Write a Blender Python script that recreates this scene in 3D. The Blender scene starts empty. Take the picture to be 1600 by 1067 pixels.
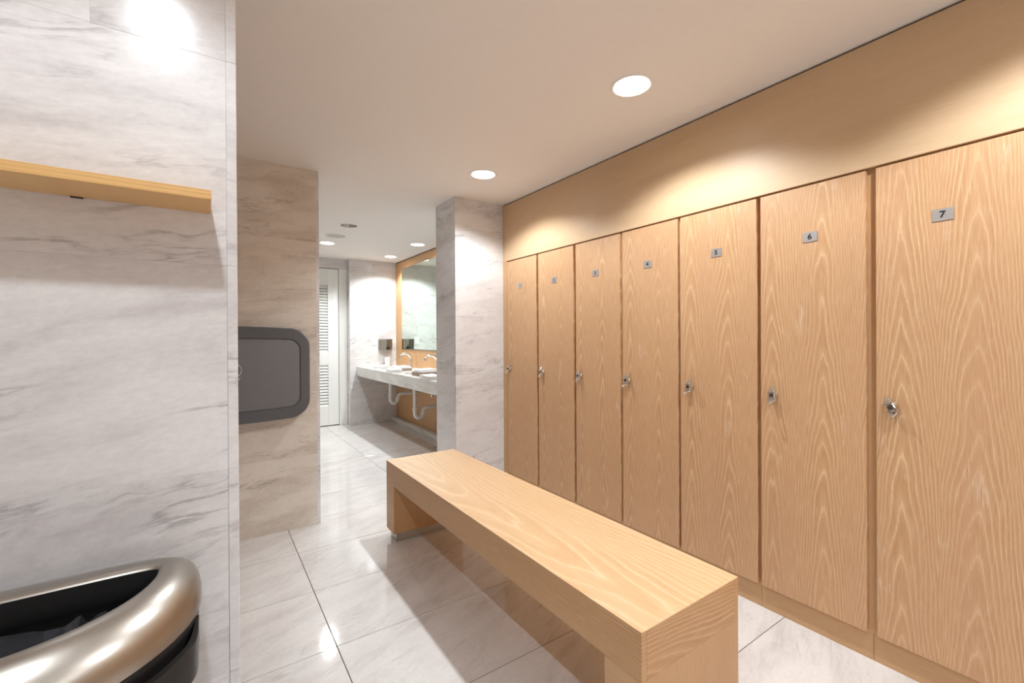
import bpy, bmesh, math, random
from mathutils import Vector, Matrix

random.seed(7)
scene = bpy.context.scene
COL = scene.collection

# ------------------------------------------------------------------ camera
def make_camera():
    f, yaw, pitch, roll, cy = 691.8576, 0.602380, -0.002659, -0.005295, 528.036
    fw = Vector((math.sin(yaw) * math.cos(pitch), math.cos(yaw) * math.cos(pitch), math.sin(pitch)))
    r = Vector((math.cos(yaw), -math.sin(yaw), 0)); u = r.cross(fw)
    r2 = math.cos(roll) * r + math.sin(roll) * u
    u2 = -math.sin(roll) * r + math.cos(roll) * u
    cd = bpy.data.cameras.new('camera'); cam = bpy.data.objects.new('camera', cd); COL.objects.link(cam)
    cd.sensor_fit = 'HORIZONTAL'; cd.sensor_width = 36.0; cd.lens = 36.0 * f / 1600.0
    cd.shift_x = 0.0; cd.shift_y = (cy - 533.5) / 1600.0
    cd.clip_start = 0.02
    m = Matrix((r2, u2, -fw)).transposed().to_4x4(); m.translation = Vector((0, 0, 1.2))
    cam.matrix_world = m
    scene.camera = cam
make_camera()

# ------------------------------------------------------------------ world, exposure
w = bpy.data.worlds.new('world'); scene.world = w; w.use_nodes = True
w.node_tree.nodes['Background'].inputs[0].default_value = (0.9, 0.92, 1.0, 1)
w.node_tree.nodes['Background'].inputs[1].default_value = 0.05
vs = scene.view_settings
scene.display_settings.display_device = 'sRGB'
vs.view_transform = 'Standard'; vs.look = 'None'; vs.gamma = 1.0; vs.use_curve_mapping = False
vs.exposure = 0.95
cy_ = scene.cycles
cy_.use_denoising = True
cy_.max_bounces = 7; cy_.diffuse_bounces = 5; cy_.glossy_bounces = 3; cy_.transmission_bounces = 4
cy_.caustics_reflective = False; cy_.caustics_refractive = False
cy_.sample_clamp_indirect = 4.0
cy_.use_adaptive_sampling = True; cy_.adaptive_threshold = 0.03

# lamp output (watts) and colour for the two rooms
LAMP_W = 31.0
LAMP_C = (0.885, 0.95, 1.0)
VAN_W = 32.0
VAN_C = (0.93, 0.98, 1.0)
LEFT_W = 20.5
LEFT_C = (0.86, 0.935, 1.0)

CEIL = 2.275
# row heights of the marble cladding
ROWS = [0.0, 0.453, 0.908, 1.362, 1.817, CEIL]

# ------------------------------------------------------------------ helpers: colour and nodes
def lin(r, g, b):
    def c(v):
        v /= 255.0
        return v / 12.92 if v <= 0.04045 else ((v + 0.055) / 1.055) ** 2.4
    return (c(r), c(g), c(b), 1.0)

class NT:
    def __init__(self, name):
        self.m = bpy.data.materials.new(name); self.m.use_nodes = True
        self.t = self.m.node_tree; self.b = self.t.nodes['Principled BSDF']
    def n(self, kind, **kw):
        nd = self.t.nodes.new(kind)
        for k, v in kw.items(): setattr(nd, k, v)
        return nd
    def l(self, a, b): self.t.links.new(a, b)
    def put(self, sock, v):
        if hasattr(v, 'is_output') or hasattr(v, 'links'): self.l(v, sock)
        else: sock.default_value = v
    def math(self, op, a, b=None, c=None):
        nd = self.n('ShaderNodeMath', operation=op)
        self.put(nd.inputs[0], a)
        if b is not None: self.put(nd.inputs[1], b)
        if c is not None: self.put(nd.inputs[2], c)
        return nd.outputs[0]
    def vec(self, x, y, z):
        nd = self.n('ShaderNodeCombineXYZ')
        for i, v in enumerate((x, y, z)): self.put(nd.inputs[i], v)
        return nd.outputs[0]
    def noise(self, v, scale, detail=4, rough=0.55, dist=0.0):
        nd = self.n('ShaderNodeTexNoise'); self.put(nd.inputs['Vector'], v)
        nd.inputs['Scale'].default_value = scale; nd.inputs['Detail'].default_value = detail
        nd.inputs['Roughness'].default_value = rough; nd.inputs['Distortion'].default_value = dist
        return nd.outputs['Fac']
    def ramp(self, fac, stops, interp='LINEAR'):
        nd = self.n('ShaderNodeValToRGB'); cr = nd.color_ramp; cr.interpolation = interp
        while len(cr.elements) < len(stops): cr.elements.new(0.5)
        for e, (p, c) in zip(cr.elements, stops):
            e.position = p; e.color = c if len(c) == 4 else (*c, 1)
        self.l(fac, nd.inputs[0]); return nd.outputs[0]
    def mix(self, fac, a, b, mode='MIX'):
        nd = self.n('ShaderNodeMix', data_type='RGBA', blend_type=mode)
        self.put(nd.inputs[0], fac); self.put(nd.inputs[6], a); self.put(nd.inputs[7], b)
        return nd.outputs[2]
    def bump(self, h, strength, dist=0.002):
        nd = self.n('ShaderNodeBump'); nd.inputs['Strength'].default_value = strength
        nd.inputs['Distance'].default_value = dist; self.l(h, nd.inputs['Height'])
        self.l(nd.outputs[0], self.b.inputs['Normal'])
    def coords(self, rnd=1.0):
        """object coordinates plus a random shift for each object"""
        tc = self.n('ShaderNodeTexCoord'); oi = self.n('ShaderNodeObjectInfo')
        sp = self.n('ShaderNodeSeparateXYZ'); self.l(tc.outputs['Object'], sp.inputs[0])
        return sp.outputs[0], sp.outputs[1], sp.outputs[2], oi.outputs['Random']
    def set(self, **kw):
        for k, v in kw.items(): self.put(self.b.inputs[k.replace('_', ' ')], v)

MAT = {}
def plain(name, col, rough=0.5, metal=0.0, var=0.0, **kw):
    t = NT(name); c = lin(*col)
    if var > 0:
        x, y, z, r = t.coords()
        f = t.noise(t.vec(x, y, z), 30, 3)
        d = tuple(v * (1 - var) for v in c[:3]) + (1,)
        t.set(Base_Color=t.ramp(f, [(0.3, d), (0.7, c)]))
    else:
        t.set(Base_Color=c)
    t.set(Roughness=rough, Metallic=metal)
    for k, v in kw.items(): t.b.inputs[k.replace('_', ' ')].default_value = v
    MAT[name] = t.m; return t.m

def marble(name, along, up, third, light, mid, dark, vein, rough, tilt=0.12, streak=1.0, bump=0.0):
    """white marble: soft grey clouds drawn out along one axis, thin broken veins, a few specks"""
    t = NT(name)
    X = dict(zip('xyz', t.coords()[:3]))
    oi = t.n('ShaderNodeObjectInfo').outputs['Random']
    a, u, n = X[along], X[up], X[third]
    off = t.math('MULTIPLY', oi, 37.0)
    a2 = t.math('ADD', a, off)
    u2 = t.math('ADD', t.math('SUBTRACT', u, t.math('MULTIPLY', a, tilt)), t.math('MULTIPLY', oi, 11.0))
    v = t.vec(t.math('MULTIPLY', a2, 0.9), t.math('MULTIPLY', u2, 3.4), n)
    warp = t.noise(v, 1.7, 3, 0.6)
    v2 = t.vec(t.math('MULTIPLY', a2, 1.0), t.math('ADD', t.math('MULTIPLY', u2, 3.6), t.math('MULTIPLY', warp, 0.9)), n)
    cloud = t.noise(v2, 2.3, 6, 0.58, 0.1)
    col = t.ramp(cloud, [(0.22, lin(*dark)), (0.42, lin(*mid)), (0.56, lin(*light)), (1.0, lin(*light))])
    v3 = t.vec(t.math('MULTIPLY', a2, 0.8), t.math('ADD', t.math('MULTIPLY', u2, 5.6), t.math('MULTIPLY', warp, 0.9)), t.math('ADD', n, 5.0))
    nv = t.noise(v3, 2.4, 7, 0.62, 0.12)
    ridge = t.math('ABSOLUTE', t.math('SUBTRACT', nv, 0.5))
    line = t.ramp(ridge, [(0.0, (1, 1, 1)), (0.022, (0.25, 0.25, 0.25)), (0.05, (0, 0, 0))])
    mask = t.ramp(t.noise(t.vec(a2, t.math('MULTIPLY', u2, 1.7), 9.0), 3.1, 4, 0.6), [(0.48, (0, 0, 0)), (0.66, (1, 1, 1))])
    f = t.math('MULTIPLY', t.math('MULTIPLY', line, mask), 0.65 * streak)
    col = t.mix(f, col, lin(*vein))
    fine = t.noise(t.vec(a2, t.math('MULTIPLY', u2, 2.0), n), 60, 3, 0.6)
    col = t.mix(0.10, col, t.ramp(fine, [(0.3, lin(150, 145, 142)), (0.7, lin(255, 252, 250))]))
    t.set(Base_Color=col, Roughness=rough)
    t.b.inputs['Specular IOR Level'].default_value = 0.5
    MAT[name] = t.m; return t.m

def oak(name, along, across, base, deep, pale, leaf=0.19, k=0.06, ring=0.0085, cath=1.0, rough=0.42, up=1.0, pink=None, sl=0.2, cv=5.0, con=1.0):
    """limed oak veneer; pointed cathedral arches in book-matched leaves when cath=1, straight rift grain when 0"""
    t = NT(name)
    X = dict(zip('xyz', t.coords()[:3]))
    oi = t.n('ShaderNodeObjectInfo').outputs['Random']
    a, u = t.math('MULTIPLY', X[along], up), X[across]
    o1 = t.math('MULTIPLY', oi, 23.0)
    a1 = t.math('ADD', a, o1)
    low = t.math('SUBTRACT', t.noise(t.vec(t.math('MULTIPLY', a1, 1.1), t.math('ADD', t.math('MULTIPLY', u, 4.0), o1), 0.0), 1.5, 2, 0.5), 0.5)
    mid = t.math('SUBTRACT', t.noise(t.vec(t.math('MULTIPLY', a1, 4.5), t.math('ADD', t.math('MULTIPLY', u, 26.0), o1), 1.0), 1.5, 3, 0.55), 0.5)
    fin = t.math('SUBTRACT', t.noise(t.vec(t.math('MULTIPLY', a1, 70.0), t.math('MULTIPLY', u, 190.0), 2.0), 1.0, 2, 0.6), 0.5)
    if cath > 0:
        uc = t.math('PINGPONG', t.math('ADD', u, t.math('ADD', leaf * 10.25, t.math('MULTIPLY', oi, 0.02))), leaf / 2)
        uc = t.math('ABSOLUTE', t.math('ADD', uc, t.math('MULTIPLY', low, 0.03)))
        uc = t.math('SQRT', t.math('ADD', t.math('MULTIPLY', uc, uc), 0.00003))
        r = t.math('MULTIPLY', t.math('ADD', t.math('MULTIPLY', uc, sl), t.math('MULTIPLY', t.math('MULTIPLY', uc, uc), cv)), 1.0)
        r = t.math('ADD', r, t.math('MULTIPLY', t.math('ADD', a, t.math('MULTIPLY', oi, 3.0)), k))
        r = t.math('ADD', r, t.math('MULTIPLY', low, 0.03))
        r = t.math('ADD', t.math('ADD', r, 1.0), t.math('MULTIPLY', mid, 0.0035))
    else:
        r = t.math('ADD', t.math('ADD', u, t.math('MULTIPLY', low, 0.02)), t.math('MULTIPLY', mid, 0.003))
        r = t.math('ADD', r, 5.0)
    r = t.math('ADD', r, t.math('MULTIPLY', fin, 0.0016))
    ph = t.math('FRACT', t.math('DIVIDE', r, ring))
    band = t.ramp(ph, [(0.0, (0.62, 0.62, 0.62)), (0.18, (0.42, 0.42, 0.42)), (0.55, (0.25, 0.25, 0.25)), (0.80, (0.5, 0.5, 0.5)), (0.91, (1, 1, 1)), (1.0, (0.62, 0.62, 0.62))])
    pore = t.noise(t.vec(t.math('MULTIPLY', a1, 13.0), t.math('MULTIPLY', u, 430.0), 0.0), 1.0, 2, 0.6)
    tone = t.noise(t.vec(t.math('MULTIPLY', a1, 0.7), t.math('ADD', t.math('MULTIPLY', u, 8.0), o1), 4.0), 1.3, 2, 0.6)
    c = t.ramp(band, [(0.2, lin(*deep)), (0.55, lin(*base)), (1.0, lin(*pale))])
    fade = t.noise(t.vec(t.math('MULTIPLY', a1, 2.2), t.math('ADD', t.math('MULTIPLY', u, 22.0), o1), 7.0), 1.2, 2, 0.6)
    c = t.mix(t.ramp(fade, [(0.35, (1 - con, 1 - con, 1 - con)), (0.65, (1 - con * 0.4,) * 3)]), c, lin(*base))
    c = t.mix(t.ramp(tone, [(0.35, (0, 0, 0)), (0.7, (0.5, 0.5, 0.5))]), c, lin(*(pink or deep)))
    c = t.mix(t.ramp(pore, [(0.48, (0.0, 0.0, 0.0)), (0.72, (0.45, 0.45, 0.45))]), c, lin(*pale))
    c = t.mix(t.ramp(pore, [(0.25, (0.45, 0.45, 0.45)), (0.44, (0.0, 0.0, 0.0))]), c, lin(*deep))
    if cath > 0:
        scuff = t.noise(t.vec(t.math('MULTIPLY', a1, 5.0), t.math('ADD', t.math('MULTIPLY', u, 13.0), o1), 11.0), 1.0, 3, 0.6)
        sm = t.math('MULTIPLY', t.ramp(scuff, [(0.62, (0, 0, 0)), (0.78, (0.75, 0.75, 0.75))]), t.ramp(pore, [(0.40, (0, 0, 0)), (0.62, (1, 1, 1))]))
        c = t.mix(sm, c, lin(232, 212, 188))
    t.set(Base_Color=c, Roughness=rough)
    t.bump(t.math('ADD', pore, t.math('MULTIPLY', band, 0.6)), 0.10, 0.0005)
    MAT[name] = t.m; return t.m

marble('marble_wall_x', 'x', 'z', 'y', (226, 223, 222), (216, 212, 211), (190, 184, 183), (132, 126, 126), 0.18, tilt=0.16)
marble('marble_wall_y', 'y', 'z', 'x', (226, 223, 222), (216, 212, 211), (190, 184, 183), (132, 126, 126), 0.18, tilt=-0.12)
marble('marble_floor', 'x', 'y', 'z', (226, 222, 219), (218, 213, 210), (198, 191, 187), (146, 136, 130), 0.075, tilt=0.35, streak=0.6)
marble('marble_counter', 'y', 'z', 'x', (228, 226, 221), (214, 211, 205), (188, 184, 176), (140, 136, 130), 0.2, tilt=0.1)
marble('marble_beige', 'x', 'z', 'y', (226, 216, 204), (213, 201, 187), (190, 175, 160), (140, 124, 112), 0.22, tilt=0.12)
oak('oak_door', 'z', 'y', (201, 158, 116), (184, 138, 96), (225, 192, 152), pink=(195, 149, 114))
oak('oak_fascia', 'y', 'z', (211, 180, 144), (198, 163, 124), (220, 191, 157), cath=0, ring=0.007)
oak('oak_stile', 'z', 'y', (200, 160, 116), (188, 146, 102), (210, 172, 130), cath=0, ring=0.006)
oak('oak_plinth', 'y', 'z', (201, 161, 118), (190, 148, 104), (212, 174, 132), cath=0, ring=0.006)
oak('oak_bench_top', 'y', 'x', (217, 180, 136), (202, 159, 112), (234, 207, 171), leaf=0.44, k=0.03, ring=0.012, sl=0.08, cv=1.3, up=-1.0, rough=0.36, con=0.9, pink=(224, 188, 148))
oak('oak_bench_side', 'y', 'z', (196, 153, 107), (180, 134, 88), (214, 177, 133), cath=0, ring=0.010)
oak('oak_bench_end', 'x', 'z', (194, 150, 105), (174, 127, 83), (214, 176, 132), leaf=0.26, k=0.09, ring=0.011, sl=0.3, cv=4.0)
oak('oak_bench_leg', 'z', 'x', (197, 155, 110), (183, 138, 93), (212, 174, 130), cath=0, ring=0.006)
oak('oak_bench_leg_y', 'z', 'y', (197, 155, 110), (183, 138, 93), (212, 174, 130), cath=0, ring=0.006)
oak('oak_vanity', 'z', 'y', (206, 160, 110), (190, 142, 94), (222, 182, 134), cath=0, ring=0.007)
oak('bamboo', 'x', 'z', (221, 178, 118), (208, 160, 98), (230, 190, 132), cath=0, ring=0.007, rough=0.38)
plain('grout', (120, 104, 92), 0.9, var=0.15)
plain('mortar', (205, 198, 193), 0.9, var=0.1)
plain('ceiling_paint', (238, 232, 226), 0.85, var=0.015)
plain('reveal_dark', (70, 52, 36), 0.8, var=0.1)
plain('white_paint', (238, 238, 234), 0.45, var=0.02)
plain('white_plastic', (235, 234, 230), 0.35, var=0.02)
plain('chrome', (225, 222, 218), 0.12, 1.0)
plain('brushed_steel', (158, 150, 140), 0.33, 1.0, var=0.08)
plain('foot_steel', (205, 203, 200), 0.28, 1.0, var=0.05)
plain('champagne_steel', (172, 166, 158), 0.33, 1.0, var=0.04)
plain('plate_steel', (186, 180, 176), 0.4, 0.55, var=0.08)
plain('black_ink', (18, 16, 16), 0.6, var=0.1)
plain('black_plastic', (26, 24, 24), 0.35, var=0.1)
plain('bag_plastic', (84, 82, 86), 0.14, var=0.3)
plain('dark_recess', (12, 10, 9), 0.9, var=0.1)
plain('changer_frame', (94, 95, 98), 0.5, var=0.05)
plain('changer_panel', (119, 119, 122), 0.5, var=0.05)
plain('emblem_white', (226, 224, 220), 0.5, var=0.02)
plain('porcelain', (240, 238, 234), 0.15, var=0.02)
plain('towel_white', (244, 242, 240), 0.95, var=0.04)
plain('tray_grey', (150, 138, 126), 0.55, var=0.12)
plain('tray_brown', (150, 128, 112), 0.55, var=0.12)
plain('speaker_grey', (196, 192, 186), 0.6, var=0.15)
plain('reflector', (206, 202, 196), 0.25, 0.9)
plain('lamp_trim', (240, 236, 230), 0.4, var=0.02)
plain('candle_glass', (236, 234, 230), 0.25, var=0.02)
def mirror_mat():
    t = NT('mirror_glass'); t.set(Base_Color=lin(220, 236, 228), Metallic=1.0, Roughness=0.01); MAT['mirror_glass'] = t.m
mirror_mat()
def lens(name, strength, col):
    t = NT(name); t.set(Base_Color=lin(250, 248, 244), Roughness=0.4)
    t.b.inputs['Emission Color'].default_value = (*col, 1); t.b.inputs['Emission Strength'].default_value = strength
    t.m.cycles.emission_sampling = 'NONE'
    MAT[name] = t.m
lens('lens_on', 9.0, (1.0, 0.95, 0.88))

# ------------------------------------------------------------------ helpers: objects
def wloc(o):
    v = Vector((0, 0, 0))
    while o is not None:
        v = v + o.location; o = o.parent
    return v
def tag(o, label=None, cat=None, group=None, kind=None):
    if label: o['label'] = label
    if cat: o['category'] = cat
    if group: o['group'] = group
    if kind: o['kind'] = kind
    return o
def empty(name, loc, label, cat, group=None):
    o = bpy.data.objects.new(name, None); o.location = loc; o.empty_display_size = 0.05
    COL.objects.link(o); return tag(o, label, cat, group)
def link(name, me, mat, loc, parent=None, smooth=False):
    """loc is a world location; the mesh holds local coordinates"""
    if mat and not me.materials: me.materials.append(MAT[mat])
    if smooth:
        me.polygons.foreach_set('use_smooth', [True] * len(me.polygons))
    o = bpy.data.objects.new(name, me); COL.objects.link(o)
    loc = Vector(loc)
    if parent is not None:
        o.parent = parent; loc = loc - wloc(parent)
    o.location = loc
    return o
def box_mesh(sx, sy, sz, bev=0.0, seg=1):
    bm = bmesh.new(); bmesh.ops.create_cube(bm, size=1.0)
    for v in bm.verts: v.co = Vector((v.co.x * sx, v.co.y * sy, v.co.z * sz))
    if bev > 0: bmesh.ops.bevel(bm, geom=list(bm.edges), offset=bev, segments=seg, affect='EDGES', profile=0.5)
    me = bpy.data.meshes.new('box'); bm.to_mesh(me); bm.free(); return me
def box(name, x0, x1, y0, y1, z0, z1, mat, parent=None, bev=0.0, seg=1):
    me = box_mesh(x1 - x0, y1 - y0, z1 - z0, bev, seg)
    return link(name, me, mat, ((x0 + x1) / 2, (y0 + y1) / 2, (z0 + z1) / 2), parent)
def boxes_mesh(lst, origin, bev=0.0):
    """several boxes of one part in one mesh"""
    bm = bmesh.new(); O = Vector(origin)
    for (x0, x1, y0, y1, z0, z1) in lst:
        g = bmesh.ops.create_cube(bm, size=1.0)['verts']
        for v in g:
            v.co = Vector(((x0 + x1) / 2 + v.co.x * (x1 - x0), (y0 + y1) / 2 + v.co.y * (y1 - y0), (z0 + z1) / 2 + v.co.z * (z1 - z0))) - O
    if bev: bmesh.ops.bevel(bm, geom=list(bm.edges), offset=bev, segments=1, affect='EDGES')
    me = bpy.data.meshes.new('boxes'); bm.to_mesh(me); bm.free(); return me
def loft_mesh(loops, cap0=False, cap1=False, closed=True):
    bm = bmesh.new(); R = []
    for lp in loops: R.append([bm.verts.new(p) for p in lp])
    n = len(loops[0])
    for a, b in zip(R, R[1:]):
        for i in range(n if closed else n - 1):
            j = (i + 1) % n; bm.faces.new((a[i], a[j], b[j], b[i]))
    if cap0: bm.faces.new(list(reversed(R[0])))
    if cap1: bm.faces.new(R[-1])
    bmesh.ops.recalc_face_normals(bm, faces=bm.faces)
    me = bpy.data.meshes.new('loft'); bm.to_mesh(me); bm.free(); return me
def circ(r, z, n=32, cx=0, cy=0, ry=None):
    return [Vector((cx + r * math.cos(2 * math.pi * i / n), cy + (ry or r) * math.sin(2 * math.pi * i / n), z)) for i in range(n)]
def lathe_mesh(prof, n=32, cap0=False, cap1=False):
    return loft_mesh([circ(r, z, n) for r, z in prof], cap0, cap1)
def tube_mesh(path, rad, n=10, caps=True):
    P = [Vector(p) for p in path]; loops = []; prev = None
    rr = rad if isinstance(rad, (list, tuple)) else [rad] * len(P)
    for i, p in enumerate(P):
        d = (P[min(i + 1, len(P) - 1)] - P[max(i - 1, 0)]).normalized()
        if prev is None:
            s = d.orthogonal().normalized()
        else:
            s = (prev - d * prev.dot(d)).normalized()
        prev = s; t = d.cross(s)
        loops.append([p + rr[i] * (math.cos(2 * math.pi * k / n) * s + math.sin(2 * math.pi * k / n) * t) for k in range(n)])
    return loft_mesh(loops, caps, caps)
def smooth_by_angle(o, deg=40):
    me = o.data
    me.polygons.foreach_set('use_smooth', [True] * len(me.polygons))
    try: me.set_sharp_from_angle(angle=math.radians(deg))
    except Exception: pass
    return o
def struct(o): o['kind'] = 'structure'; return o

# ------------------------------------------------------------------ plane with round holes
def holed_plane(x0, x1, y0, y1, holes, n=32):
    """holes: (cx, cy, rx, ry, half cell x, half cell y); returns bmesh in the XY plane at z=0"""
    xs = {x0, x1}; ys = {y0, y1}
    for cx, cy, rx, ry, hx, hy in holes:
        xs |= {round(cx - hx, 5), round(cx + hx, 5)}; ys |= {round(cy - hy, 5), round(cy + hy, 5)}
    xs = sorted(v for v in xs if x0 - 1e-6 <= v <= x1 + 1e-6); ys = sorted(v for v in ys if y0 - 1e-6 <= v <= y1 + 1e-6)
    bm = bmesh.new()
    def in_hole(x, y):
        for h in holes:
            if abs(x - h[0]) < h[4] - 1e-6 and abs(y - h[1]) < h[5] - 1e-6: return True
        return False
    for i in range(len(xs) - 1):
        for j in range(len(ys) - 1):
            xa, xb, ya, yb = xs[i], xs[i + 1], ys[j], ys[j + 1]
            if in_hole((xa + xb) / 2, (ya + yb) / 2): continue
            bm.faces.new([bm.verts.new((xa, ya, 0)), bm.verts.new((xb, ya, 0)), bm.verts.new((xb, yb, 0)), bm.verts.new((xa, yb, 0))])
    for cx, cy, rx, ry, hx, hy in holes:
        inn = []; out = []
        for k in range(n):
            a = 2 * math.pi * k / n; c, s = math.cos(a), math.sin(a)
            inn.append(bm.verts.new((cx + rx * c, cy + ry * s, 0)))
            q = 1.0 / max(abs(c), abs(s)); out.append(bm.verts.new((cx + hx * c * q, cy + hy * s * q, 0)))
        for k in range(n):
            m = (k + 1) % n
            bm.faces.new((inn[k], out[k], out[m], inn[m]))
    bmesh.ops.remove_doubles(bm, verts=bm.verts, dist=1e-5)
    return bm

# ================================================================== THE SETTING
# lamps: (x, y, lit, watts, colour, label)
NEAR = 'recessed downlights in the locker room'
VAN = 'recessed downlights over the vanity'
LAMPS = [
    (1.509, 2.521, True, LAMP_W, LAMP_C, 'lit round ceiling light above the far end of the bench', NEAR),
    (1.509, 1.276, True, LAMP_W, LAMP_C, 'large bright round ceiling light nearest the oak fascia, above lockers 4 and 5', NEAR),
    (1.509, 0.031, True, LAMP_W, LAMP_C, 'round ceiling light above locker 7, beyond the picture edge', NEAR),
    (1.509, -1.214, True, LAMP_W, LAMP_C, 'round ceiling light at the rear end of the bench row', NEAR),
    (-0.12, 0.48, True, LEFT_W, LEFT_C, 'round ceiling light over the bin and bamboo shelf', NEAR),
    (-0.12, -0.90, True, LEFT_W, LEFT_C, 'round ceiling light behind the bin, in the left rear row', NEAR),
    (1.123, 4.386, False, 0, VAN_C, 'unlit round ceiling light with grey reflector, before the round speaker grille', VAN),
    (1.123, 5.324, True, VAN_W, VAN_C, 'lit round ceiling light just behind the round speaker grille', VAN),
    (2.015, 4.849, True, VAN_W, VAN_C, 'lit round ceiling light over the basin nearer the pillar', VAN),
    (2.015, 5.770, True, VAN_W, VAN_C, 'lit round ceiling light over the counter by the soap dispenser', VAN),
    (2.015, 3.928, True, VAN_W, VAN_C, 'round ceiling light over the counter, hidden behind the pillar', VAN),
]
LR = 0.078
CX0, CX1, CY0, CY1 = -1.42, 2.62, -2.02, 6.62
bm = holed_plane(CX0, CX1, CY0, CY1, [(l[0], l[1], LR, LR, 0.1, 0.1) for l in LAMPS])
for f in bm.faces:
    f.normal_update()
    if f.normal.z > 0: f.normal_flip()
me = bpy.data.meshes.new('ceiling'); bm.to_mesh(me); bm.free()
ceiling = struct(link('ceiling', me, 'ceiling_paint', (0, 0, CEIL)))

# floor: grout bed and tiles
floor = struct(box('floor', CX0, CX1, CY0, CY1, -0.06, -0.0025, 'grout'))
TX, TY, G = 0.8975, 0.4535, 0.0032
tile_cache = {}
jx = [0.408 + TX * k for k in range(-3, 4)]
jy = [2.7125 + TY * k for k in range(-11, 10)]
for i in range(len(jx) - 1):
    for j in range(len(jy) - 1):
        x0, x1 = max(jx[i] + G / 2, CX0), min(jx[i + 1] - G / 2, CX1)
        y0, y1 = max(jy[j] + G / 2, CY0), min(jy[j + 1] - G / 2, CY1)
        if x1 - x0 < 0.02 or y1 - y0 < 0.02: continue
        key = (round(x1 - x0, 4), round(y1 - y0, 4))
        if key not in tile_cache: tile_cache[key] = box_mesh(key[0], key[1], 0.014, 0.001)
        link('floor_tile', tile_cache[key], 'marble_floor', ((x0 + x1) / 2, (y0 + y1) / 2, -0.007), floor)

slab_cache = {}
def slab(x0, x1, y0, y1, z0, z1, mat, parent, name='marble_slab', g=0.00006, bev=0.0005):
    """one marble slab; g is half the joint"""
    dx, dy = x1 - x0, y1 - y0
    if dx > dy: x0 += g; x1 -= g
    else: y0 += g; y1 -= g
    z0 += g; z1 -= g
    key = (round(x1 - x0, 4), round(y1 - y0, 4), round(z1 - z0, 4), mat, bev)
    if key not in slab_cache: slab_cache[key] = box_mesh(*key[:3], bev)
    return link(name, slab_cache[key], mat, ((x0 + x1) / 2, (y0 + y1) / 2, (z0 + z1) / 2), parent)
T = 0.02
def clad_x(parent, y0, y1, edges_by_row, mat='marble_wall_x', rows=ROWS):
    for k in range(len(rows) - 1):
        e = edges_by_row[k % len(edges_by_row)]
        for a, b in zip(e, e[1:]): slab(a, b, y0, y1, rows[k], rows[k + 1], mat, parent)
def clad_y(parent, x0, x1, edges_by_row, mat='marble_wall_y', rows=ROWS):
    for k in range(len(rows) - 1):
        e = edges_by_row[k % len(edges_by_row)]
        for a, b in zip(e, e[1:]): slab(x0, x1, a, b, rows[k], rows[k + 1], mat, parent)

# near partition at the left with the shelf and the bin
NW = 1.175
wall_left = struct(box('wall_left', -1.32, 0.036, NW + T, NW + 0.125, 0, CEIL, 'mortar'))
ea = [-1.32, -0.873, 0.0365]; eb = [-1.32, -1.095, -0.185, 0.0365]
for k in range(5):
    e = eb if k in (0, 4) else ea
    for a, b in zip(e, e[1:]): slab(a, b, NW, NW + T, ROWS[k], ROWS[k + 1], 'marble_wall_x', wall_left)
    slab(0.0365, 0.0565, NW - 0.0016, NW + 0.145, ROWS[k], ROWS[k + 1], 'marble_wall_y', wall_left, 'marble_edge_strip', bev=0.0012)
    slab(-1.32, -0.42, NW + 0.125, NW + 0.145, ROWS[k], ROWS[k + 1], 'marble_wall_x', wall_left)
    slab(-0.42, 0.0365, NW + 0.125, NW + 0.145, ROWS[k], ROWS[k + 1], 'marble_wall_x', wall_left)

# second partition with the changing station
W2 = 3.07
wall_mid = struct(box('wall_middle', -1.32, 0.579, W2 + T, W2 + 0.125, 0, CEIL, 'mortar'))
for k in range(5):
    e = [-1.32, -0.785, 0.125, 0.579] if k % 2 else [-1.32, -0.33, 0.579]
    for a, b in zip(e, e[1:]):
        slab(a, b, W2, W2 + T, ROWS[k], ROWS[k + 1], 'marble_beige', wall_mid)
        slab(a, b, W2 + 0.125, W2 + 0.145, ROWS[k], ROWS[k + 1], 'marble_beige', wall_mid)
    slab(0.579, 0.598, W2, W2 + 0.145, ROWS[k], ROWS[k + 1], 'marble_wall_y', wall_mid, 'marble_edge_strip')

# pillar between lockers and vanity
PX, PY0, PY1 = 1.561, 3.03, 3.375
pillar = struct(box('wall_pillar', PX + T, 2.6, PY0 + T, PY1 - T, 0, CEIL, 'mortar'))
for k in range(5):
    slab(PX, 2.0, PY0, PY0 + T, ROWS[k], ROWS[k + 1], 'marble_wall_x', pillar)
    slab(PX, PX + T, PY0 + T, PY1 - T, ROWS[k], ROWS[k + 1], 'marble_wall_y', pillar)
    slab(PX, 2.25, PY1 - T, PY1, ROWS[k], ROWS[k + 1], 'marble_wall_x', pillar)

# far wall by the vanity
FY = 6.23
wall_far = struct(box('wall_far', 1.60 + T, 2.6, FY + T, 6.62, 0, CEIL, 'mortar'))
for k in range(5):
    e = [1.60, 2.25] if k % 2 else [1.60, 1.905, 2.25]
    for a, b in zip(e, e[1:]): slab(a, b, FY, FY + T, ROWS[k], ROWS[k + 1], 'marble_wall_x', wall_far)
    slab(1.60, 1.60 + T, FY + T, 6.44, ROWS[k], ROWS[k + 1], 'marble_wall_y', wall_far)
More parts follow.
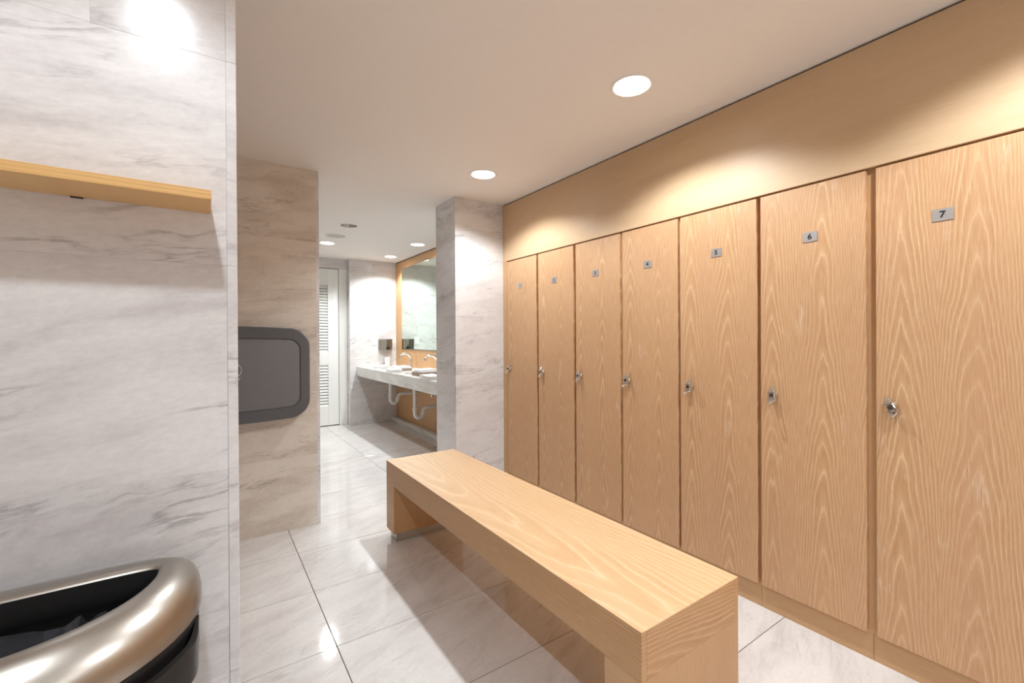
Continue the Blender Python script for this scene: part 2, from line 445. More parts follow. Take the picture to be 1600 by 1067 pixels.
# lintel and wall left of the louvered door
wall_lintel = struct(box('wall_door_head', -1.32, 1.60, 6.37, 6.62, 2.145, CEIL, 'mortar'))
slab(-1.32, 0.69, 6.35, 6.37, 2.145, CEIL, 'marble_wall_x', wall_lintel)
slab(0.69, 1.60, 6.35, 6.37, 2.145, CEIL, 'marble_wall_x', wall_lintel)
wall_dl = struct(box('wall_door_side', -1.32, 0.69, 6.37, 6.62, 0, 2.145, 'mortar'))
for k in range(4):
    slab(-1.32, -0.22, 6.35, 6.37, ROWS[k], ROWS[k + 1], 'marble_wall_x', wall_dl)
    slab(-0.22, 0.69, 6.35, 6.37, ROWS[k], ROWS[k + 1], 'marble_wall_x', wall_dl)
slab(-1.32, 0.69, 6.35, 6.37, ROWS[4], 2.145, 'marble_wall_x', wall_dl)

# outer walls that close the place (left, rear, behind the lockers, behind the vanity)
wall_outer = struct(box('wall_outer_left', -1.42, -1.32 - T, -2.02, 6.62, 0, CEIL, 'mortar'))
for k in range(5):
    o = 0.0 if k % 2 else 0.455
    e = [-2.02] + [v for v in [-2.02 + o + 0.91 * q for q in range(1, 10)] if v < 6.6] + [6.62]
    for a, b in zip(e, e[1:]): slab(-1.32 - T, -1.32, a, b, ROWS[k], ROWS[k + 1], 'marble_wall_y', wall_outer)
wall_rear = struct(box('wall_rear', -1.32, 2.62, -2.12, -2.0 - T, 0, CEIL, 'mortar'))
for k in range(5):
    o = 0.0 if k % 2 else 0.455
    e = [-1.32] + [v for v in [-1.32 + o + 0.91 * q for q in range(1, 6)] if v < 2.3] + [2.6]
    for a, b in zip(e, e[1:]): slab(a, b, -2.0 - T, -2.0, ROWS[k], ROWS[k + 1], 'marble_wall_x', wall_rear)
wall_right = struct(box('wall_right', 2.60, 2.70, -2.12, 6.62, 0, CEIL, 'mortar'))

# ------------------------------------------------------------------ oak fascia and fillers round the lockers
XD, XF = 1.998, 2.017           # door face, frame face
FB, DT, DB = 1.8125, 1.8035, 0.104
fascia = struct(box('trim_1', XD, XD + 0.02, -1.99, PY0 - 0.001, FB, CEIL - 0.009, 'oak_fascia', bev=0.0008))
reveal = struct(box('trim_2', XD + 0.012, XD + 0.03, -1.99, PY0 - 0.001, CEIL - 0.012, CEIL, 'reveal_dark'))
filler = struct(box('trim_3', XD, XD + 0.02, 2.975, PY0 - 0.001, 0.0, FB - 0.0006, 'oak_stile', bev=0.0006))
endpan = struct(box('trim_4', XD, XD + 0.02, -1.99, 0.172, 0.0, FB - 0.0006, 'oak_stile', bev=0.0006))
railr = struct(box('trim_5', XF + 0.004, XF + 0.022, 0.172, 2.975, DT - 0.012, FB + 0.02, 'oak_plinth'))

# ================================================================== LOCKERS
DOORS = [(2.97, 2.586), (2.563, 2.187), (2.164, 1.785), (1.766, 1.396), (1.381, 0.998), (0.981, 0.605), (0.575, 0.190)]
PLATES = [2.79, 2.383, 1.982, 1.584, 1.185, 0.7875, 0.3975]
LOCKS = [2.935, 2.515, 2.122, 1.725, 1.325, 0.927, 0.530]
LOCK_ROT = [10, -14, -4, 4, -2, -6, -28]
BOUND = [2.975] + [(DOORS[i][1] + DOORS[i + 1][0]) / 2 for i in range(6)] + [0.172]
DESC = ['narrowest-looking oak locker beside the marble pillar, plate 1',
        'second oak locker from the marble pillar, plate 2',
        'third oak locker from the pillar, pale scuffs below its lock, plate 3',
        'oak locker fourth from the pillar, above the middle of the bench, plate 4',
        'oak locker with number plate 5, fifth from the marble pillar',
        'oak locker with bright number plate 6, between lockers 5 and 7',
        'widest-looking oak locker at the right edge, plate 7']
def text_mesh(s, size, depth):
    cu = bpy.data.curves.new('digit', 'FONT'); cu.body = s; cu.size = size; cu.extrude = depth
    cu.align_x = 'CENTER'; cu.align_y = 'CENTER'; cu.offset = size * 0.03; cu.resolution_u = 6
    o = bpy.data.objects.new('digit_tmp', cu); COL.objects.link(o)
    bpy.context.view_layer.update()
    me = bpy.data.meshes.new_from_object(o.evaluated_get(bpy.context.evaluated_depsgraph_get()))
    bpy.data.objects.remove(o); bpy.data.curves.remove(cu)
    # text x -> world -y (read from the room side), text y -> z, depth -> -x
    me.transform(Matrix(((0, 0, -1, 0), (-1, 0, 0, 0), (0, 1, 0, 0), (0, 0, 0, 1))))
    me.materials.clear()
    return me
def xlathe(prof, n=20):
    me = lathe_mesh(prof, n, True, True); me.transform(Matrix.Rotation(math.radians(-90), 4, 'Y')); return me   # axis z -> -x
lock_collar = xlathe([(0.0125, 0.0), (0.0125, 0.003), (0.0105, 0.005), (0.0095, 0.009)])
def lock_body_mesh():
    # wedge-topped barrel body, standing off the door (local: -x is towards the room)
    prof = [(-0.022, 0.010), (-0.016, 0.0105), (-0.006, 0.0105), (0.006, 0.0095), (0.016, 0.008), (0.026, 0.0045)]
    loops = []
    for z, hw in prof:
        d0, d1 = -0.007, -0.020 if z < 0.008 else -0.020 + (z - 0.008) * 0.55
        loops.append([Vector((d0, -hw, z)), Vector((d0, hw, z)), Vector((d1 + 0.002, hw, z)), Vector((d1, hw - 0.002, z)), Vector((d1, -hw + 0.002, z)), Vector((d1 + 0.002, -hw, z))])
    return loft_mesh(loops, True, True)
lock_body = lock_body_mesh()
lock_bar = box_mesh(0.005, 0.023, 0.0055, 0.001)
lock_slot = box_mesh(0.0025, 0.0125, 0.011, 0.0006)
def loop_mesh():
    pts = []
    for i in range(17):
        a = math.pi * i / 16
        pts.append((-0.018 - 0.019 * math.sin(a) - 0.004, 0.0085 * math.cos(a), -0.018 - 0.009 * math.sin(a)))
    pts = [(-0.010, 0.0085, -0.014)] + pts + [(-0.010, -0.0085, -0.014)]
    return tube_mesh(pts, 0.0019, 8)
lock_loop = loop_mesh()
plate_me = box_mesh(0.0028, 0.052, 0.040, 0.0006)
door_cache = {}
GL = 'row of oak lockers'
for i in range(7):
    far, near = DOORS[i]; b0, b1 = BOUND[i + 1], BOUND[i]
    yc = (b0 + b1) / 2
    L = empty('locker', (XF + 0.25, yc, 0), DESC[i], 'locker', GL)
    s = 0.018
    car = [(XF, XF + 0.02, b0, b0 + 0.03, 0.098, DT - 0.014), (XF, XF + 0.02, b1 - 0.03, b1, 0.098, DT - 0.014),
           (XF + 0.02, 2.58, b0, b0 + s, 0.098, DT - 0.014), (XF + 0.02, 2.58, b1 - s, b1, 0.098, DT - 0.014),
           (2.565, 2.58, b0 + s, b1 - s, 0.098, DT - 0.014), (XF, 2.565, b0 + s, b1 - s, DT - 0.034, DT - 0.014), (XF, 2.565, b0 + s, b1 - s, 0.098, 0.118)]
    o = (XF + 0.25, yc, 0.95)
    link('carcass', boxes_mesh(car, o), 'oak_stile', o, L)
    box('plinth', XF, XF + 0.02, b0 + 0.0004, b1 - 0.0004, 0.0, 0.098, 'oak_plinth', L, 0.0008)
    box('door', XD, XF - 0.0008, near, far, DB, DT, 'oak_door', L, 0.0012)
    p = link('number_plate', plate_me, 'plate_steel', (XD - 0.0013, PLATES[i], 1.595), L)
    d = link('digit', text_mesh(str(i + 1), 0.030, 0.0002), 'black_ink', (XD - 0.0029, PLATES[i] + 0.0005, 1.595), p)
    R = math.radians(LOCK_ROT[i])
    k = link('lock', lock_collar, 'chrome', (XD, LOCKS[i], 0.948), L, True)
    k.rotation_euler.x = R; k.scale = (1.25, 1.25, 1.25); k['label'] = 'chrome locker lock'
    for nm, me_, mt, off in (('lock_body', lock_body, 'chrome', (0, 0, 0)), ('hasp_loop', lock_loop, 'chrome', (0, 0, 0)),
                             ('lock_bar', lock_bar, 'chrome', (-0.0205, 0, -0.012)), ('lock_bar', lock_bar, 'chrome', (-0.0195, 0, 0.008)), ('lock_slot', lock_slot, 'reveal_dark', (-0.0203, 0, -0.002))):
        c = link(nm, me_, mt, wloc(k) + Vector(off), k)
        if nm == 'hasp_loop': smooth_by_angle(c, 60)

# ================================================================== BENCH
BX0, BX1, BY0, BY1, BZ = 0.887, 1.337, 0.727, 2.637, 0.46
bench = empty('bench', ((BX0 + BX1) / 2, (BY0 + BY1) / 2, 0), 'long pale oak bench with block legs in front of the lockers', 'bench')
AB = 0.332
box('seat_board', BX0, BX1, BY0, BY1, BZ - 0.002, BZ, 'oak_bench_top', bench, 0.0004)
for xa in (BX0, BX1 - 0.02): box('side_apron', xa, xa + 0.02, BY0, BY1, AB, BZ - 0.0021, 'oak_bench_side', bench, 0.0006)
for ya in (BY0, BY1 - 0.02): box('end_apron', BX0 + 0.0203, BX1 - 0.0203, ya - (0.0003 if ya == BY0 else -0.0003), ya + 0.02, AB, BZ - 0.0021, 'oak_bench_end', bench, 0.0006)
box('underside_board', BX0 + 0.021, BX1 - 0.021, BY0 + 0.021, BY1 - 0.021, AB, AB + 0.018, 'oak_bench_side', bench)
LT = 0.126
for ya in (BY0, BY1 - LT):
    lg = box('leg', BX0, BX1, ya, ya + LT, 0.054, AB - 0.0003, 'oak_bench_leg', bench, 0.0008)
    box('foot_plate', BX0 + 0.02, BX1 - 0.02, ya + 0.016, ya + LT - 0.016, 0.0, 0.0538, 'foot_steel', bench, 0.0008)['label'] = 'brushed steel foot under the leg'

# ================================================================== BAMBOO SHELF
shelf = empty('wall_shelf', (-0.30, NW - 0.06, 1.472), 'bamboo shelf board fixed to the white marble wall', 'shelf')
box('board', -0.62, 0.008, NW - 0.122, NW - 0.0004, 1.4725, 1.4915, 'bamboo', shelf, 0.001)
box('bracket', -0.214, -0.196, NW - 0.006, NW - 0.0002, 1.4705, 1.4725, 'reveal_dark', shelf)
box('bracket', -0.459, -0.441, NW - 0.006, NW - 0.0002, 1.4705, 1.4725, 'reveal_dark', shelf)

# ================================================================== BIN
def dloop(a, b, h, z, n=72, e=4.5, cx=0.0, cy=0.0):
    out = []
    for i in range(n):
        t = 2 * math.pi * i / n; c, s = math.cos(t), math.sin(t)
        if s < 0: out.append(Vector((cx + a * c, cy + b * s, z)))
        else:
            q = 2.0 / e
            out.append(Vector((cx + a * math.copysign(abs(c) ** q if False else abs(c), c) if False else cx + a * math.copysign(abs(c) ** (q), c), cy + h * abs(s) ** q, z)))
    return out
BCX, BCY = -0.272, 1.03
can = empty('trash_can', (BCX, BCY, 0), 'open-top steel trash can with dark liner against the marble wall', 'trash can')
def can_part(name, prof, mat, cap0=False, cap1=False, parent=can):
    me = loft_mesh([dloop(a, b, h, z) for a, b, h, z in prof], cap0, cap1)
    o = link(name, me, mat, (BCX, BCY, 0), parent)
    return smooth_by_angle(o, 50)
rim = can_part('rim', [(0.2555, 0.2360, 0.1270, 0.703), (0.2595, 0.2400, 0.1295, 0.706), (0.2595, 0.2398, 0.1295, 0.716), (0.2570, 0.2370, 0.1270, 0.732), (0.2510, 0.2295, 0.1195, 0.748), (0.2420, 0.2170, 0.1060, 0.7605),
                 (0.2310, 0.2060, 0.0860, 0.7705), (0.2200, 0.1940, 0.0660, 0.7775), (0.2100, 0.1840, 0.0460, 0.7815), (0.2020, 0.1765, 0.0310, 0.7825), (0.1975, 0.1730, 0.0220, 0.7805), (0.1955, 0.1715, 0.0185, 0.7765)], 'champagne_steel')
can_part('band', [(0.230, 0.205, 0.108, 0.703), (0.2560, 0.2365, 0.1275, 0.7025), (0.2550, 0.2350, 0.1265, 0.660), (0.2500, 0.2280, 0.1230, 0.650), (0.236, 0.214, 0.113, 0.650)], 'black_plastic')
can_part('body', [(0.242, 0.220, 0.118, 0.650), (0.240, 0.218, 0.117, 0.40), (0.236, 0.214, 0.115, 0.03)], 'brushed_steel')
can_part('base_ring', [(0.240, 0.218, 0.118, 0.032), (0.240, 0.218, 0.118, 0.0)], 'black_plastic', False, True)
can_part('inner_bucket', [(0.1955, 0.1715, 0.0185, 0.7767), (0.1945, 0.1705, 0.0175, 0.756), (0.1945, 0.1705, 0.0175, 0.736), (0.1975, 0.1735, 0.0215, 0.730), (0.200, 0.177, 0.026, 0.715), (0.205, 0.178, 0.075, 0.25)], 'dark_recess', False, True)
def bag():
    loops = []
    for r, (z, s) in enumerate(((0.722, 1.0), (0.700, 0.985), (0.66, 0.96), (0.60, 0.90), (0.54, 0.80), (0.50, 0.5))):
        lp = dloop(0.196, 0.172, 0.022, z, 288)
        for i, p in enumerate(lp):
            k = 1 + (0.012 * math.sin(i * 1.37 + r * 0.2) + 0.012 * math.sin(i * 0.61 + 0.5 * r)) * (0.4 if r == 0 else 1)
            lp[i] = Vector((p.x * s * k, p.y * s - 0.004 - 0.010 * (1 + math.sin(i * 1.1 + 0.2 * r) * math.sin(i * 0.37)) * (1 if p.y > 0 else 0), z + 0.004 * math.sin(i * 0.9)))
        loops.append(lp)
    o = link('bag_liner', loft_mesh(loops, False, True), 'bag_plastic', (BCX, BCY, 0), can)
    o['label'] = 'crinkled dark plastic bag inside the can'
bag()
def handle_tab():
    # curved grip that stands proud of the black band at the right end of the can
    loops = []; N = 20
    for i in range(N + 1):
        f = i / N; t = math.radians(-8 - 40 * f)
        c, s = math.cos(t), math.sin(t)
        q = min(1.0, f * 2.2); grow = q * q * (3 - 2 * q)
        drop = 0.012 + 0.058 * (math.sin(math.pi * min(1.0, 0.14 + 0.80 * f)) ** 0.55)
        zt, zb = 0.692 - 0.010 * grow, 0.690 - drop
        o0, o1 = 0.009 * grow, 0.004 + 0.017 * grow
        P = lambda off, z: Vector(((0.255 + off) * c, (0.235 + off) * s, z))
        loops.append([P(o0, zt), P(o1, zt), P(o1, zb + 0.004), P(o1 - 0.003, zb), P(o0, zb)])
    o = link('handle', loft_mesh(loops, True, True), 'black_plastic', (BCX, BCY, 0), can)
    smooth_by_angle(o, 35)
handle_tab()

# ================================================================== CHANGING STATION
def rrect(hw, hh, r, bulge, y, n=10, m=8):
    """rounded rectangle in XZ with bowed long sides"""
    pts = []
    for qx, qz, a0 in ((1, 1, 0), (-1, 1, 90), (-1, -1, 180), (1, -1, 270)):
        for k in range(n + 1):
            a = math.radians(a0 + 90 * k / n)
            pts.append(((hw - r) * qx + r * math.cos(a), (hh - r) * qz + r * math.sin(a)))
        if qx == 1 and qz == 1:
            for k in range(1, m): pts.append(((hw - r) * (1 - 2 * k / m), hh))
        if qx == -1 and qz == -1:
            for k in range(1, m): pts.append(((hw - r) * (-1 + 2 * k / m), -hh))
    out = []
    for x, z in pts:
        b = bulge * (1 - min(1, abs(x) / hw) ** 2)
        out.append(Vector((x, y, z + math.copysign(b * min(1, abs(z) / hh) ** 2, z))))
    return out
SC = (0.092, W2, 0.985)
st = empty('changing_station', (SC[0], W2, SC[2] - 0.29), 'dark grey folded wall-mounted baby changing station on the beige marble wall', 'changing station')
d = -0.001
fr = link('shell', loft_mesh([rrect(0.430, 0.262, 0.10, 0.018, d), rrect(0.434, 0.266, 0.104, 0.018, d - 0.02), rrect(0.434, 0.266, 0.104, 0.018, d - 0.072), rrect(0.428, 0.260, 0.10, 0.018, d - 0.082),
     rrect(0.380, 0.206, 0.062, 0.012, d - 0.086), rrect(0.376, 0.202, 0.060, 0.012, d - 0.081)], False, True), 'changer_frame', SC, st)
smooth_by_angle(fr, 30)
pn = link('front_panel', loft_mesh([rrect(0.374, 0.200, 0.058, 0.012, d - 0.0808), rrect(0.372, 0.198, 0.057, 0.012, d - 0.0845), rrect(0.368, 0.194, 0.054, 0.012, d - 0.0858)], False, True), 'changer_panel', SC, st)
smooth_by_angle(pn, 30); pn['label'] = 'lighter grey inset front panel'
em = link('emblem', tube_mesh([(0.030 * math.cos(a), -0.0875, 0.036 * math.sin(a)) for a in [math.pi * 2 * k / 40 for k in range(41)]], 0.0018, 6, False), 'emblem_white', (SC[0] + 0.037, W2, SC[2] + 0.03), pn)
em['label'] = 'white outlined round emblem'
link('emblem', tube_mesh([(0.024 * math.cos(a), -0.0875, -0.044 + 0.012 * math.sin(a)) for a in [-math.pi * k / 16 for k in range(17)]], 0.0016, 6), 'emblem_white', (SC[0] + 0.037, W2, SC[2] + 0.03), pn)

# ================================================================== LOUVERED DOOR
DX0, DX1, DY = 0.79, 1.486, 6.37
door = struct(empty('door_1', ((DX0 + DX1) / 2, DY + 0.02, 0), None, None))
def dpart(n, *a): return box(n, *a, 'white_paint', door, 0.002)
dpart('stile', DX0, DX0 + 0.138, DY, DY + 0.04, 0.012, 2.14)
dpart('stile', DX1 - 0.138, DX1, DY, DY + 0.04, 0.012, 2.14)
for z0, z1 in ((0.012, 0.272), (0.828, 1.010), (1.914, 2.14)): dpart('rail', DX0 + 0.1385, DX1 - 0.1385, DY, DY + 0.04, z0, z1)
sl = box_mesh(DX1 - DX0 - 0.278, 0.052, 0.007, 0.0015); sl.transform(Matrix.Rotation(math.radians(54), 4, 'X'))
def slats(z0, z1, n):
    for k in range(n):
        o = link('louver_slat', sl, 'white_paint', ((DX0 + DX1) / 2, DY + 0.02, z0 + (z1 - z0) * (k + 0.5) / n), door)
slats(0.272, 0.828, 14); slats(1.010, 1.914, 23)
link('door_knob', (lambda me: (me.transform(Matrix.Rotation(math.radians(90), 4, 'X')), me)[1])(lathe_mesh([(0.026, 0.0), (0.026, 0.006), (0.010, 0.010), (0.010, 0.032), (0.022, 0.042), (0.026, 0.052), (0.018, 0.062)], 20, True, True)), 'chrome', (DX0 + 0.06, DY, 0.96), door, True)
# white casing round the door
struct(box('trim_6', DX1 + 0.004, 1.598, 6.352, 6.45, 0, 2.1445, 'white_paint', None, 0.003))
struct(box('trim_7', 0.692, DX0 - 0.004, 6.352, 6.45, 0, 2.1445, 'white_paint', None, 0.003))
struct(box('wall_behind_door', 0.69, 1.60, 6.46, 6.62, 0, 2.145, 'mortar'))

# ================================================================== VANITY
VX = 2.25
wall_vanity = struct(box('wall_vanity', VX + 0.02, 2.6, PY1, FY + T, 0, CEIL, 'mortar'))
ve = [PY1, 3.66, 4.27, 4.88, 5.49, FY]
for a, b in zip(ve, ve[1:]):
    box('wood_panel', VX, VX + 0.0195, a + 0.0012, b - 0.0012, 0.0, CEIL - 0.014, 'oak_vanity', wall_vanity, 0.0012)
struct(box('trim_8', VX + 0.008, VX + 0.0195, PY1, FY, CEIL - 0.0135, CEIL, 'reveal_dark'))
struct(box('baseboard_vanity', VX - 0.075, VX - 0.0005, PY1 + 0.001, FY - 0.001, 0.0, 0.062, 'marble_counter', None, 0.003))
mir = empty('wall_mirror', (VX - 0.006, 4.73, 1.04), 'large frameless mirror on oak panelling above the vanity', 'mirror')
box('glass', VX - 0.0065, VX - 0.001, 3.48, 5.985, 1.043, 2.158, 'mirror_glass', mir, 0.0012)
for y in (3.48, ): box('edge_strip', VX - 0.0072, VX - 0.0005, 3.472, 5.99, 1.034, 1.0425, 'brushed_steel', mir)
mir.children[-1]['label'] = 'thin steel channel under the mirror'

SINKS = [(1.915, 5.45), (1.915, 4.655)]
CT, CB, CXF = 0.80, 0.676, 1.69
bm = holed_plane(CXF, VX - 0.001, PY1 + 0.001, FY - 0.001, [(x, y, 0.135, 0.165, 0.155, 0.18) for x, y in SINKS], 40)
for f in bm.faces:
    f.normal_update()
    if f.normal.z < 0: f.normal_flip()
ex = bmesh.ops.extrude_face_region(bm, geom=list(bm.faces))
for v in [g for g in ex['geom'] if isinstance(g, bmesh.types.BMVert)]: v.co.z -= 0.022
bmesh.ops.recalc_face_normals(bm, faces=bm.faces)
me = bpy.data.meshes.new('countertop')
for v in bm.verts: v.co -= Vector((1.97, 4.8, 0))
bm.to_mesh(me); bm.free()
ctr = empty('vanity_counter', (1.97, 4.8, CB), 'white marble vanity counter cantilevered below the mirror', 'counter')
link('top', me, 'marble_counter', (1.97, 4.8, CT), ctr)
box('front_apron', CXF, CXF + 0.022, PY1 + 0.001, FY - 0.001, CB, CT - 0.0225, 'marble_counter', ctr, 0.001)
SL = ['undermount white basin nearer the soap dispenser wall', 'undermount white basin nearer the pillar']
FL = ['chrome gooseneck faucet nearer the soap dispenser', 'chrome gooseneck faucet close to the pillar']
PLB = ['shorter white drain pipe with trap under the counter, nearer the far wall', 'longer white drain pipe with trap under the counter, nearer the pillar']
for i, (sx, sy) in enumerate(SINKS):
    s = empty('sink_basin', (sx, sy, CT - 0.16), SL[i], 'sink', 'vanity basins')
    me = loft_mesh([[Vector((0.137 * q * math.cos(a), 0.167 * q * math.sin(a), z)) for a in [2 * math.pi * k / 40 for k in range(40)]]
                    for q, z in ((1.10, -0.0225), (1.0, -0.0225), (0.97, -0.06), (0.88, -0.11), (0.66, -0.145), (0.2, -0.155))], False, True)
    smooth_by_angle(link('bowl', me, 'porcelain', (sx, sy, CT), s), 50)
    link('drain', lathe_mesh([(0.024, 0.0), (0.024, 0.004), (0.014, 0.004), (0.012, 0.0)], 20, False, True), 'chrome', (sx, sy, CT - 0.1548), s)
    # faucet
    fx = 2.165
    fo = empty('faucet', (fx, sy, CT), FL[i], 'faucet', 'gooseneck faucets')
    link('base', lathe_mesh([(0.027, 0.0), (0.027, 0.008), (0.018, 0.014), (0.016, 0.03)], 20, True, True), 'chrome', (fx, sy, CT), fo, True)
    path = [(0, 0, 0.02), (0, 0, 0.07), (0, 0, 0.10)]
    for k in range(0, 15):
        a = math.radians(150 * k / 14); path.append((-0.078 + 0.078 * math.cos(a), 0, 0.115 + 0.078 * math.sin(a)))
    smooth_by_angle(link('spout', tube_mesh(path, 0.0145, 12), 'chrome', (fx, sy, CT), fo), 60)
    e = path[-1]
    link('nozzle', lathe_mesh([(0.017, -0.012), (0.017, 0.012)], 16, True, True), 'chrome', (fx + e[0] - 0.002, sy, CT + e[2] - 0.004), fo)
    # trap
    zb = (0.375, 0.305)[i]; px = sx - 0.025
    do = empty('drain_pipe', (px, sy, zb), PLB[i], 'pipe', 'drain pipes under the vanity')
    r = 0.021; R_ = 0.048
    path = [(0, 0, CT - 0.156 - zb), (0, 0, 0.12), (0, 0, R_)]
    for k in range(1, 13):
        a = math.pi + math.pi * k / 12; path.append((R_ + R_ * math.cos(a), 0, R_ + R_ * math.sin(a)))
    p = link('tailpiece', tube_mesh(path, r, 14), 'white_plastic', (px, sy, zb), do); smooth_by_angle(p, 60)
    path = [(2 * R_, 0, R_ - 0.002), (2 * R_, 0, R_ + 0.02), (2 * R_ + 0.012, 0, R_ + 0.045), (2 * R_ + 0.04, 0, R_ + 0.058), (VX - px - 0.002, 0, R_ + 0.062)]
    p = link('trap_arm', tube_mesh(path, r * 0.95, 14), 'white_plastic', (px, sy, zb), do); smooth_by_angle(p, 60)
    for (dx, dz, ax) in ((0, 0.10, 'z'), (2 * R_, R_ + 0.004, 'z')):
        link('slip_nut', lathe_mesh([(r, -0.012), (r + 0.006, -0.010), (r + 0.006, 0.010), (r, 0.012)], 12, True, True), 'white_plastic', (px + dx, sy, zb + dz), do)
    for q, dy in enumerate((-0.10, 0.10)):
        vo = empty('supply_valve', (VX - 0.06, sy + dy, 0.52), ('supply valve at the %s side of the %s drain pipe' % (('pillar', 'far-wall')[q], ('shorter', 'longer')[i])), 'valve', 'supply valves under the vanity')
        link('stub', tube_mesh([(0.058, 0, 0), (-0.02, 0, 0)], 0.010, 10), 'brushed_steel', (VX - 0.06, sy + dy, 0.52), vo)
        link('valve_body', tube_mesh([(-0.02, 0, -0.02), (-0.02, 0, 0.03)], 0.015, 10), 'chrome', (VX - 0.06, sy + dy, 0.52), vo)
        link('knob', tube_mesh([(-0.035, 0, 0), (-0.055, 0, 0)], 0.016, 10), 'chrome', (VX - 0.06, sy + dy, 0.52), vo)
        link('hose', tube_mesh([(-0.02, 0, 0.03), (-0.022, 0, 0.08), (-0.015, -dy * 0.3, 0.15), (-0.005, -dy * 0.8, 0.256)], 0.006, 8), 'brushed_steel', (VX - 0.06, sy + dy, 0.52), vo)

# folded towels, trays
def towel(x, y, sx, sy, z, layers, label, th=0.013):
    o = empty('folded_towel', (x, y, z), label, 'towel', 'folded white towels on the vanity')
    for k in range(layers):
        bm = bmesh.new(); nx, ny = 8, 10
        jx_, jy_ = random.uniform(-0.006, 0.006), random.uniform(-0.006, 0.006)
        loops = []
        for j in range(ny + 1):
            v = j / ny * 2 - 1; pr = []
            edge = (1 - v * v * 0.10)
            for (a, b) in ((-1, -0.5), (-0.94, -1), (0, -1), (0.94, -1), (1, -0.5), (1, 0.5), (0.94, 1), (0.4, 1.1), (-0.4, 1.1), (-0.94, 1)):
                pr.append(Vector((jx_ + a * sx / 2 * edge, jy_ + v * sy / 2, th / 2 + b * th / 2 * (0.97 - 0.35 * abs(v) ** 6) + (0.0035 * math.sin(3 * v + 2 * a + k) if b > 0 and k == layers - 1 else 0))))
            loops.append(pr)
        bm.free()
        smooth_by_angle(link('fold', loft_mesh(loops, True, True), 'towel_white', (x, y, z + k * th), o), 60)
    return o
def tray(x, y, sx, sy, z, h, mat, label):
    o = empty('tray', (x, y, z), label, 'tray', 'towel trays on the vanity')
    t = 0.006
    box('tray_bottom', x - sx / 2, x + sx / 2, y - sy / 2, y + sy / 2, z, z + t, mat, o, 0.001)
    for s_ in (-1, 1):
        box('tray_side', x + s_ * (sx / 2 - t / 2) - t / 2, x + s_ * (sx / 2 - t / 2) + t / 2, y - sy / 2, y + sy / 2, z + t, z + h, mat, o, 0.001)
        box('tray_end', x - sx / 2 + t, x + sx / 2 - t, y + s_ * (sy / 2 - t / 2) - t / 2, y + s_ * (sy / 2 - t / 2) + t / 2, z + t, z + h, mat, o, 0.001)
towel(1.865, 5.73, 0.17, 0.24, CT, 3, 'white folded towel at the far end of the counter front')
tray(1.93, 5.16, 0.18, 0.20, CT, 0.034, 'tray_grey', 'grey tray holding towels between the two basins')
towel(1.93, 5.16, 0.164, 0.184, CT + 0.0062, 4, 'white towels piled in the grey tray between the basins', 0.0125)
towel(1.765, 4.97, 0.13, 0.22, CT, 3, 'white folded towel on the counter front before the grey tray')
tray(1.89, 4.36, 0.22, 0.21, CT, 0.038, 'tray_brown', 'brownish tray holding towels beside the nearer basin')
towel(1.89, 4.36, 0.204, 0.194, CT + 0.0062, 4, 'white towels piled in the brownish tray', 0.0155)
towel(1.775, 3.96, 0.15, 0.26, CT, 3, 'white folded towel on the counter closest to the pillar')
# soap dispenser, switch, candle on the far wall end
sd = empty('soap_dispenser', (2.081, FY, 1.027), 'brushed steel wall soap dispenser with black push button', 'soap dispenser')
me = loft_mesh([[Vector((x, y, z)) for x, y in ((-0.092, 0), (-0.092, -0.055), (-0.080, -0.078), (0, -0.092), (0.080, -0.078), (0.092, -0.055), (0.092, 0))] for z in (0.0, 0.149)], True, True)
link('case', me, 'brushed_steel', (2.081, FY - 0.001, 1.027), sd)
link('push_button', (lambda m: (m.transform(Matrix.Rotation(math.radians(90), 4, 'X')), m)[1])(lathe_mesh([(0.026, 0.0), (0.026, 0.014), (0.018, 0.022)], 20, True, True)), 'black_plastic', (2.095, FY - 0.088, 1.052), sd)
link('lock_hole', (lambda m: (m.transform(Matrix.Rotation(math.radians(90), 4, 'X')), m)[1])(lathe_mesh([(0.008, 0.0), (0.008, 0.006)], 12, True, True)), 'black_plastic', (2.095, FY - 0.088, 1.092), sd)
sw = empty('wall_switch', (1.925, FY, 1.09), 'white rocker switch plate left of the soap dispenser', 'switch')
box('cover_plate', 1.889, 1.961, FY - 0.006, FY - 0.0005, 1.092, 1.208, 'white_plastic', sw, 0.0015)
box('rocker', 1.911, 1.939, FY - 0.0095, FY - 0.006, 1.118, 1.182, 'white_plastic', sw, 0.001)
cu = empty('tumbler', (2.085, 6.13, CT), 'small white tumbler on a saucer in the counter corner', 'tumbler')
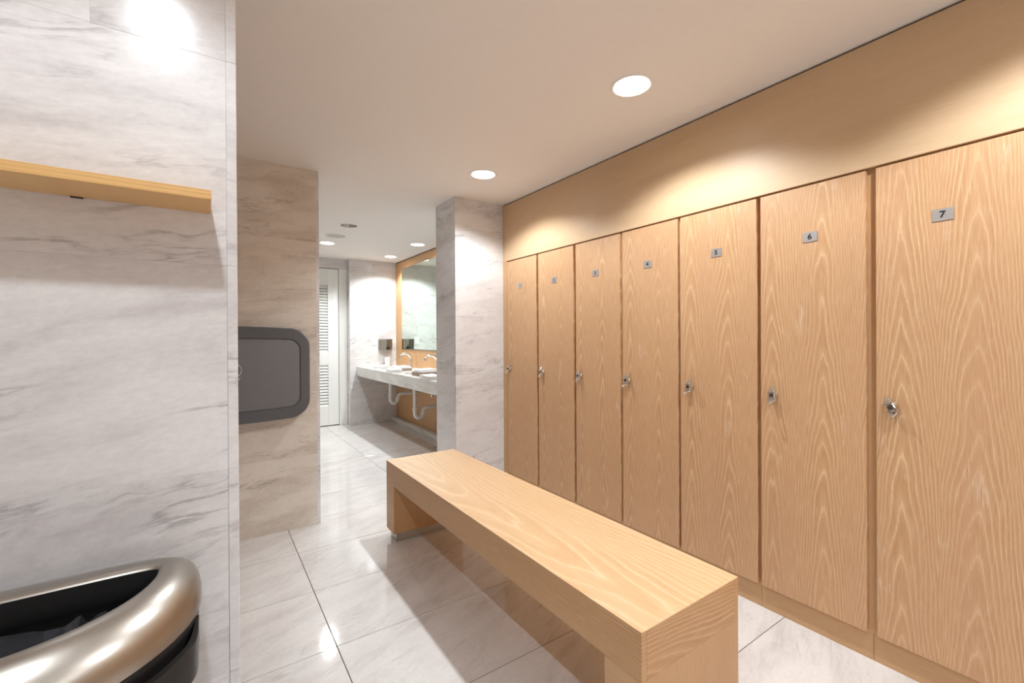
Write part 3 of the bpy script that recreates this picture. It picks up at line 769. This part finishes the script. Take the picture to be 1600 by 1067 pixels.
link('saucer', lathe_mesh([(0.03, 0.0), (0.055, 0.006), (0.057, 0.009), (0.03, 0.006)], 24, True, True), 'tray_grey', (2.085, 6.13, CT), cu)
link('cup', lathe_mesh([(0.033, 0.009), (0.036, 0.012), (0.037, 0.125), (0.034, 0.125), (0.033, 0.02)], 24, True, True), 'candle_glass', (2.085, 6.13, CT), cu)

# ================================================================== CEILING FITTINGS
for (x, y, on, watts, colr, label, grp) in LAMPS:
    o = empty('downlight', (x, y, CEIL), label, 'ceiling light', grp)
    smooth_by_angle(link('trim_ring', lathe_mesh([(LR - 0.001, 0.004), (LR - 0.001, -0.002), (LR + 0.004, -0.005), (LR + 0.012, -0.004), (LR + 0.015, -0.0002)], 40), 'lamp_trim', (x, y, CEIL), o), 50)
    smooth_by_angle(link('reflector', lathe_mesh([(LR - 0.002, 0.003), (LR - 0.006, 0.02), (LR - 0.016, 0.07), (0.045, 0.09)], 40, False, not on), 'reflector', (x, y, CEIL), o), 60)
    link('lens', lathe_mesh([(LR - 0.007, 0.014), (LR - 0.012, 0.010), (0.02, 0.007)], 40, False, True) if on else lathe_mesh([(0.03, 0.085), (0.034, 0.06), (0.02, 0.045), (0.008, 0.042)], 24, False, True), 'lens_on' if on else 'lamp_trim', (x, y, CEIL), o, True)
    if on:
        ld = bpy.data.lights.new('downlight_bulb', 'SPOT'); ld.energy = watts; ld.color = colr
        ld.spot_size = math.radians(137); ld.spot_blend = 0.42; ld.shadow_soft_size = 0.035
        lo = bpy.data.objects.new('downlight_bulb', ld); COL.objects.link(lo); lo.parent = o; lo.location = (0, 0, -0.006)
so = empty('ceiling_speaker', (1.122, 4.894, CEIL), 'round grey speaker grille between two ceiling lights', 'speaker')
smooth_by_angle(link('frame', lathe_mesh([(0.098, -0.004), (0.103, -0.006), (0.112, -0.004), (0.114, -0.0002)], 40), 'lamp_trim', (1.122, 4.894, CEIL), so), 50)
link('grille', lathe_mesh([(0.0985, -0.0035), (0.06, -0.006), (0.02, -0.007)], 40, False, True), 'speaker_grey', (1.122, 4.894, CEIL), so, True)
